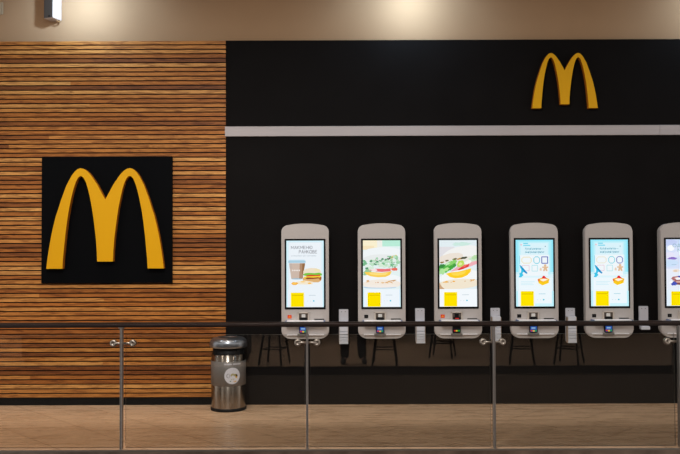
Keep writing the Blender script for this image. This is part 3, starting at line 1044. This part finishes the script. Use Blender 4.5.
for q in range(1, 9):
    a = q / 8 * PI / 2
    prof.append((RL - 0.001 - 0.062 * (1 - math.cos(a)), zl + 0.04 + (hh - 0.044) * math.sin(a)))
prof += [(0.122, BH - 0.003), (0.117, BH - 0.0005), (0.110, BH), (0.104, BH - 0.004)]
mb.lathe(prof, M['lid'], 72)
ld = mb.build('lid', bn)
mb = MB(); mb.lathe([(0.105, BH - 0.004), (0.09, BH - 0.016), (0.05, BH - 0.024), (0, BH - 0.026)], M['dish'], 64)
mb.build('ash_dish', ld)
zb0 = at(229, 386.6, 7.95)[1]
zb1 = at(229, 362.0, 7.95)[1]
mb = MB(); mb.lathe([(R + 0.0004, zb0), (R + 0.0014, zb0 + 0.001), (R + 0.0014, zb1 - 0.001), (R + 0.0004, zb1)], M['band'], 72)
o = mb.build('printed_band', bn); o['label'] = 'matt grey band round the body'


def on_bin(mb, pts, r, m):
    """polygon in (arc length, z) wrapped round the bin, facing the gallery"""
    mb.poly([(r * math.sin(a / r), -r * math.cos(a / r), zz) for a, zz in pts], m)


mb = MB()
cx = at(232.6, 375.5, 7.95)[0] - BX
cz = at(232.6, 376.0, 7.95)[1]
rb = 0.081
rr = R + 0.0022
# disc as strips so that it follows the curve
n = 24
for q in range(n):
    a0 = -PI / 2 + PI * q / n; a1 = -PI / 2 + PI * (q + 1) / n
    p = [(cx + rb * math.sin(a0), cz - rb * math.cos(a0)), (cx + rb * math.sin(a1), cz - rb * math.cos(a1)), (cx + rb * math.sin(a1), cz + rb * math.cos(a1)), (cx + rb * math.sin(a0), cz + rb * math.cos(a0))]
    on_bin(mb, p, rr, M['badge'])


def spot(u, v, ru, rv, m, k=10, layer=1):
    on_bin(mb, [(cx + u * rb + ru * rb * math.cos(2 * PI * q / k), cz + v * rb + rv * rb * math.sin(2 * PI * q / k)) for q in range(k)], rr + 0.0003 * layer, m)


olive = mat('badge_olive', lin((150, 140, 30)), 0.6)
amber = mat('badge_amber', lin((226, 176, 20)), 0.6)
greyp = mat('badge_grey', lin((150, 150, 156)), 0.6)
teal = mat('badge_green', lin((60, 120, 90)), 0.6)
brown = mat('badge_brown', lin((96, 64, 40)), 0.6)
spot(-.5, .02, .26, .28, greyp); spot(-.5, .02, .16, .18, M['badge'], layer=2)
for q in range(4):
    spot(-.12 + q * .17, .10 + (.08 if q == 1 else 0), .075, .16, olive, 8, 2)
spot(.50, .0, .16, .2, brown, 10, 2); spot(.48, -.18, .12, .12, amber, 8, 3); spot(.58, .06, .07, .1, M['dark'], 8, 4)
spot(0, -.42, .22, .05, olive, 8); spot(.32, -.68, .2, .1, amber, 8); spot(-.25, -.64, .09, .07, teal, 8)
# wording at the top edge of the band, faint
zt_ = cz + rb + 0.008
o = mb.build('round_sticker', bn, normals=False); o['label'] = 'pale round sticker with small coloured pictures'
for p in o.data.polygons:
    if p.normal.y > 0:
        p.flip()
mb = MB()
rr2 = R + 0.0022
for q in range(14):
    a = -0.055 + q * 0.0125 + cx * 0.6
    if q in (6,):
        continue
    h_ = 0.014
    on_bin(mb, [(a, zb1 - 0.03), (a + 0.0085, zb1 - 0.03), (a + 0.0085, zb1 - 0.03 + h_), (a, zb1 - 0.03 + h_)], rr2, M['badge'])
o = mb.build('band_lettering', bn, normals=False)
for p in o.data.polygons:
    if p.normal.y > 0:
        p.flip()

# ------------------------------------------------------------------ glass balustrade
rail = empty('glass_railing', (0, RAILY, 0), 'glass panel railing with dark handrail and steel posts in front of the kiosks', 'railing')
HZ1 = at(340, 322.3, RAILY - 0.04)[1]
HZ0 = at(340, 327.0, RAILY - 0.04)[1]
mb = MB()
mb.box(XL, XR, -0.04, 0.04, HZ0, HZ1, M['rail'], 0.012, 3)
o = mb.build('handrail', rail, smooth_angle=40)
o['label'] = 'dark wooden handrail'
PX = [at(p, 390, RAILY)[0] for p in (-65.0, 121.6, 307.2, 494.0, 679.6)]
GT = at(340, 334.3, RAILY + 0.045)[1]
GB = 0.004
z_cl = at(340, 343.0, RAILY)[1]
for k, x in enumerate(PX):
    mb = MB()
    mb.box(-0.0085, 0.0085, -0.028, 0.028, -0.26, HZ0 + 0.002, M['post'], 0.002, 1)
    mb.box(-0.02, 0.02, -0.03, 0.03, HZ0 - 0.006, HZ0 + 0.002, M['post'], 0.001, 1)
    p = mb.build('post', rail, (x, 0, 0))
    for s_ in (-1, 1):
        mb = MB()
        xd = s_ * 0.078
        mb.tube([(s_ * 0.004, 0.031, 0), (xd, 0.031, 0)], 0.0095, M['clamp'], 14)
        # a stepped disc either side of the glass
        ring = []
        for r_, y_ in ((0, -0.014), (0.011, -0.014), (0.013, -0.022), (0.020, -0.022), (0.026, -0.019), (0.0285, -0.012), (0.0285, 0.016), (0.024, 0.02), (0, 0.02)):
            ring.append((r_, y_))
        base_i = len(mb.bm.verts)
        mb2 = MB(); mb2.lathe(ring, M['clamp'], 28)
        mb2.bm.transform(Matrix.Translation((xd, 0.045, 0)) @ Matrix.Rotation(-PI / 2, 4, 'X'))
        me_t = bpy.data.meshes.new('t'); mb2.bm.to_mesh(me_t); mb2.bm.free()
        mb.bm.from_mesh(me_t); bpy.data.meshes.remove(me_t)
        mb.build('glass_clamp', p, (0, 0, z_cl))
GAP = 0.022
spans = [(XL, PX[0] - GAP)] + [(PX[k] + GAP, PX[k + 1] - GAP) for k in range(4)] + [(PX[4] + GAP, XR)]
for a, b in spans:
    mb = MB()
    mb.box(a, b, 0.039, 0.051, GB, GT, M['glass'])
    mb.bm.faces.ensure_lookup_table()
    i = mb.mi(M['glass_edge'])
    for f in mb.bm.faces:
        f.normal_update()
        if abs(f.normal.y) < 0.5:
            f.material_index = i
    o = mb.build('glass_panel', rail)
    o['label'] = 'clear glass panel'

# ------------------------------------------------------------------ things on the upper wall
WB = WALL + 0.10
sx, sz = at(53.0, 17.6, WB - 0.14)
spk = empty('wall_speaker', (sx, WB, sz), 'pale box speaker with dark front turned left, high on the tan wall', 'speaker')
mb = MB()
# box turned about 45 degrees: near edge towards the viewer
w1, w2, hgt = 0.118, 0.132, 0.34
c = Vector((0, -0.14, 0))
d1 = Vector((-0.93, 0.36, 0)).normalized(); d2 = Vector((0.36, 0.93, 0)).normalized()
q = [c, c + d1 * w1, c + d1 * w1 + d2 * w2, c + d2 * w2]
vb = [mb.bm.verts.new(p) for p in q]
vt = [mb.bm.verts.new(p + Vector((0, 0, hgt))) for p in q]
fs = [mb.bm.faces.new(vb), mb.bm.faces.new(vt)] + [mb.bm.faces.new((vb[k], vb[(k + 1) % 4], vt[(k + 1) % 4], vt[k])) for k in range(4)]
for f in fs:
    f.material_index = mb.mi(M['speaker'])
bmesh.ops.bevel(mb.bm, geom=list(mb.bm.edges), offset=0.004, segments=2, affect='EDGES')
mb.build('case', spk)
mb = MB()
nrm = -d2
pp = [c + d1 * 0.006, c + d1 * (w1 - 0.006)]
vs0 = [p + nrm * 0.001 for p in pp]
quad = [vs0[0] + Vector((0, 0, 0.006)), vs0[1] + Vector((0, 0, 0.006)), vs0[1] + Vector((0, 0, hgt - 0.006)), vs0[0] + Vector((0, 0, hgt - 0.006))]
vv = [mb.bm.verts.new(p) for p in quad] + [mb.bm.verts.new(p + nrm * 0.006) for p in quad]
for ids in ((0, 1, 2, 3), (4, 5, 6, 7), (0, 1, 5, 4), (1, 2, 6, 5), (2, 3, 7, 6), (3, 0, 4, 7)):
    f = mb.bm.faces.new([vv[k] for k in ids]); f.material_index = mb.mi(M['speaker_front'])
g = mb.build('grille', spk); g['label'] = 'dark front face'
mb = MB()
ctr = c + d1 * 0.045 + nrm * 0.0072 + Vector((0, 0, 0.022))
mb.lathe([(0, 0.003), (0.009, 0.003), (0.011, 0)], M['dark'], 20)
rot = Vector((0, 0, 1)).rotation_difference(nrm).to_matrix().to_4x4()
mb.bm.transform(Matrix.Translation(ctr) @ rot)
mb.build('port', g)
mb = MB()
mb.tube([(0.012, -0.075, 0.004), (0.020, -0.07, -0.018), (0.030, -0.05, -0.022), (0.032, -0.02, 0.0), (0.030, -0.012, 0.02)], 0.007, M['cable'], 8)
mb.build('cable', spk)
mb = MB()
mb.box(-0.04, 0.02, -0.035, 0.0, 0.14, 0.24, M['speaker_front'], 0.004, 1)
mb.build('bracket', spk)

x1_, z1_ = at(3.4, 2.5, WB)
_, z0_ = at(3.4, 14.6, WB)
mb = MB()
mb.box(x1_ - 0.13, x1_, WB - 0.012, WB, z0_, z1_, M['plate_tan'], 0.003, 2)
mb.box(x1_ - 0.115, x1_ - 0.012, WB - 0.016, WB - 0.01, z0_ + 0.012, z1_ - 0.012, M['plate_tan'], 0.004, 2)
o = mb.build('wall_plate')
tag(o, 'tan rectangular wall plate at the upper left picture edge beside the speaker', 'wall plate')


# ------------------------------------------------------------------ mirrored in the glass: the photographer and stools by the gallery edge
def skin_body(name, verts, edges, radii, m, parent, root=0, sub=2):
    me = bpy.data.meshes.new(name)
    me.from_pydata(verts, edges, [])
    o = bpy.data.objects.new(name, me)
    COL.objects.link(o)
    md = o.modifiers.new('skin', 'SKIN')
    md.use_smooth_shade = True
    for k, r in enumerate(radii):
        sv = me.skin_vertices[0].data[k]
        sv.radius = r if isinstance(r, tuple) else (r, r)
        sv.use_root = (k == root)
    ss = o.modifiers.new('sub', 'SUBSURF'); ss.levels = sub; ss.render_levels = sub
    me.materials.append(m)
    if parent:
        o.parent = parent
    return o


PXo, PYo = 0.20, -0.30
per = empty('person', (PXo, PYo, GZ), 'person in dark jacket and black trousers taking the picture, mirrored as legs in the glass', 'person')
V = [(0, 0, .96), (0, .0, 1.10), (0, -.01, 1.28), (0, -.01, 1.43), (0, .0, 1.52), (0, .02, 1.60), (0, .03, 1.70), (0, .03, 1.80),
     (-.10, 0, .90), (-.12, .01, .50), (-.13, -.02, .09), (-.14, .12, .04),
     (.10, 0, .90), (.15, .02, .50), (.17, 0, .09), (.20, .14, .04),
     (-.17, -.01, 1.42), (-.24, .02, 1.16), (-.12, .16, 1.36), (-.08, .19, 1.44),
     (.17, -.01, 1.42), (.24, .02, 1.16), (.12, .16, 1.36), (.08, .19, 1.44)]
E = [(0, 1), (1, 2), (2, 3), (3, 4), (4, 5), (5, 6), (6, 7), (0, 8), (8, 9), (9, 10), (10, 11), (0, 12), (12, 13), (13, 14), (14, 15),
     (3, 16), (16, 17), (17, 18), (18, 19), (3, 20), (20, 21), (21, 22), (22, 23)]
Rr = [(.15, .11), (.14, .10), (.16, .11), (.13, .09), .055, .065, .095, .075, .085, .062, .045, .035, .085, .062, .045, .035, .065, .045, .035, .03, .065, .045, .035, .03]
skin_body('body', V, E, Rr, M['skin'], per)
skin_body('trousers', [(0, 0, .97), (0, 0, .92), (-.10, 0, .86), (-.12, .01, .50), (-.13, -.02, .05), (.10, 0, .86), (.15, .02, .50), (.17, 0, .05)],
          [(0, 1), (1, 2), (2, 3), (3, 4), (1, 5), (5, 6), (6, 7)], [(.165, .125), (.165, .125), .105, .085, .075, .105, .085, .075], M['trousers'], per)
skin_body('jacket', [(0, 0, .95), (0, 0, 1.10), (0, -.01, 1.28), (0, -.01, 1.44), (0, 0, 1.49), (-.18, -.01, 1.42), (-.245, .02, 1.16), (-.14, .14, 1.33), (.18, -.01, 1.42), (.245, .02, 1.16), (.14, .14, 1.33)],
          [(0, 1), (1, 2), (2, 3), (3, 4), (3, 5), (5, 6), (6, 7), (3, 8), (8, 9), (9, 10)], [(.18, .135), (.165, .12), (.18, .125), (.15, .105), .075, .075, .058, .048, .075, .058, .048], M['jacket'], per)
for s_, (fx, fy) in ((-1, (-.135, .04)), (1, (.185, .06))):
    skin_body('shoe', [(fx - s_ * .0, fy - .10, .05), (fx + s_ * .01, fy, .055), (fx + s_ * .02, fy + .12, .035), (fx + s_ * .025, fy + .17, .03)],
              [(0, 1), (1, 2), (2, 3)], [(.045, .05), (.05, .055), (.045, .035), (.03, .025)], M['shoe'], per)
skin_body('hair', [(0, -.03, 1.68), (0, -.02, 1.78), (0, .02, 1.84)], [(0, 1), (1, 2)], [(.075, .06), (.098, .09), (.08, .06)], M['hair'], per)
hd = MB()
hd.box(-.065, .065, .135, .20, 1.425, 1.51, M['dark'], .01, 2)
hd.build('t_camera', None)  # replaced just below by the proper name
o = bpy.data.objects['t_camera']
o.name = 'photo_camera'; o.data.name = 'photo_camera'
o.location = (PXo, PYo, GZ)
tag(o, 'small black camera held by the person on the near gallery', 'camera')


def stool(x, y, rz, label, h=0.74, name='bar_stool'):
    r = empty(name, (x, y, GZ), label, 'stool', 'stools at the gallery edge', rz)
    mb = MB(); mb.lathe([(0, h), (.16, h), (.178, h + .012), (.178, h + .035), (.16, h + .05), (0, h + .052)], M['seat'], 36); mb.build('seat', r)
    for sx in (-1, 1):
        for sy in (-1, 1):
            mb = MB(); mb.tube([(sx * .20, sy * .20, 0), (sx * .11, sy * .11, h + .005)], .017, M['dark'], 10); mb.build('leg', r)
    mb = MB()
    k = .165
    for a, b in (((-k, -k), (k, -k)), ((k, -k), (k, k)), ((k, k), (-k, k)), ((-k, k), (-k, -k))):
        mb.tube([(*a, .26), (*b, .26)], .010, M['dark'], 8)
    mb.build('footrest', r)


stool(0.74, -0.20, 0.1, 'black bar stool right of the person, mirrored as slanting legs under the second kiosk')
stool(3.02, -0.22, 0.2, 'black bar stool mirrored under the first pale blue prize screen kiosk')
stool(3.80, -0.20, 0.5, 'black bar stool mirrored below the dispenser between the pale blue kiosks')
stool(-1.10, -0.24, 0.3, 'black bar stool left of the person, mirrored beside the first railing clamp')
stool(1.80, -1.0, 0.3, 'black bar stool standing back from the edge, mirrored under the yolk screen kiosk')

ct = empty('added_dark_counter', (-3.48, -0.75, GZ), 'long black counter added left of the stools to darken the glass reflection beside the bin', 'counter')  # unseen block, added to darken what the glass mirrors by the bin
mb = MB(); mb.box(-1.9, 1.9, -0.36, 0.36, 0.08, 1.0, M['fascia'], 0.01, 2); mb.build('body', ct)
mb = MB(); mb.box(-1.86, 1.86, -0.32, 0.32, 0.0, 0.08, M['fascia']); mb.build('plinth', ct)
mb = MB(); mb.box(-1.93, 1.93, -0.39, 0.39, 1.0, 1.04, M['seat'], 0.008, 2); mb.build('worktop', ct)

# ------------------------------------------------------------------ light
w = bpy.data.worlds.new('world')
SC.world = w
w.use_nodes = True
bg = w.node_tree.nodes['Background']
bg.inputs[0].default_value = (1.0, 0.93, 0.87, 1)
bg.inputs[1].default_value = 0.86


def area(name, loc, size, power, color, target):
    l = bpy.data.lights.new(name, 'AREA')
    l.shape = 'RECTANGLE'
    l.size, l.size_y = size
    l.energy = power
    l.color = color
    o = bpy.data.objects.new(name, l)
    COL.objects.link(o)
    o.location = loc
    o.rotation_euler = (Vector(target) - Vector(loc)).to_track_quat('-Z', 'Y').to_euler()
    return o


def spotlight(name, loc, target, power, color, cone, blend=1.0, size=0.04):
    l = bpy.data.lights.new(name, 'SPOT')
    l.energy = power
    l.color = color
    l.spot_size = math.radians(cone)
    l.spot_blend = blend
    l.shadow_soft_size = size
    o = bpy.data.objects.new(name, l)
    COL.objects.link(o)
    o.location = loc
    o.rotation_euler = (Vector(target) - Vector(loc)).to_track_quat('-Z', 'Y').to_euler()
    return o


# cool wall-wash spots on the soffit, 3.3 m apart
for px in (-230, 90, 408, 728):
    X = at(px, 10, WB)[0]
    spotlight('wall_wash_spot', (X, WB - 0.44, 4.21), (X, WB, 4.0), 29, (0.56, 0.77, 1.0), 168, 0.5, 0.03)
# warm fill spots added without fixtures to brighten the passage floor
for X, pw in ((-4.6, 140), (-2.9, 155), (-1.2, 125), (0.6, 60), (2.4, 34), (4.2, 30)):
    spotlight('passage_floor_fill', (X, 7.25, 4.65), (X, 7.15, 0), pw * 1.15, (1.0, 0.86, 0.72), 74, 1.0, 0.10)
# unseen fill spots added so the near gallery floor mirrors brighter
for X, pw in ((-0.5, 300), (0.8, 240), (2.6, 90)):
    spotlight('gallery_floor_fill', (X, -1.4, 3.6), (X, -1.2, -0.3), pw, (1.0, 0.86, 0.72), 74, 0.8, 0.10)
# warm lamps of the level below
for X, pw in ((-2.6, 25), (0.9, 80), (2.2, 110), (3.9, 140)):
    spotlight('lower_lamp', (X, 3.6, -0.9), (X, 0.7, -2.0), pw, (1.0, 0.72, 0.5), 120, 1.0, 0.10)
# soft lamps over the void
area('void_lamp', (-1.0, 3.0, 5.2), (1.1, 1.1), 190, (1.0, 0.95, 0.9), (-0.6, 6.5, 0.5))

SC.view_settings.view_transform = 'Standard'
SC.view_settings.look = 'None'
SC.view_settings.exposure = 0.0
SC.view_settings.gamma = 1.0
SC.view_settings.use_curve_mapping = False
SC.cycles.use_denoising = True
SC.cycles.max_bounces = 10
SC.cycles.transparent_max_bounces = 16
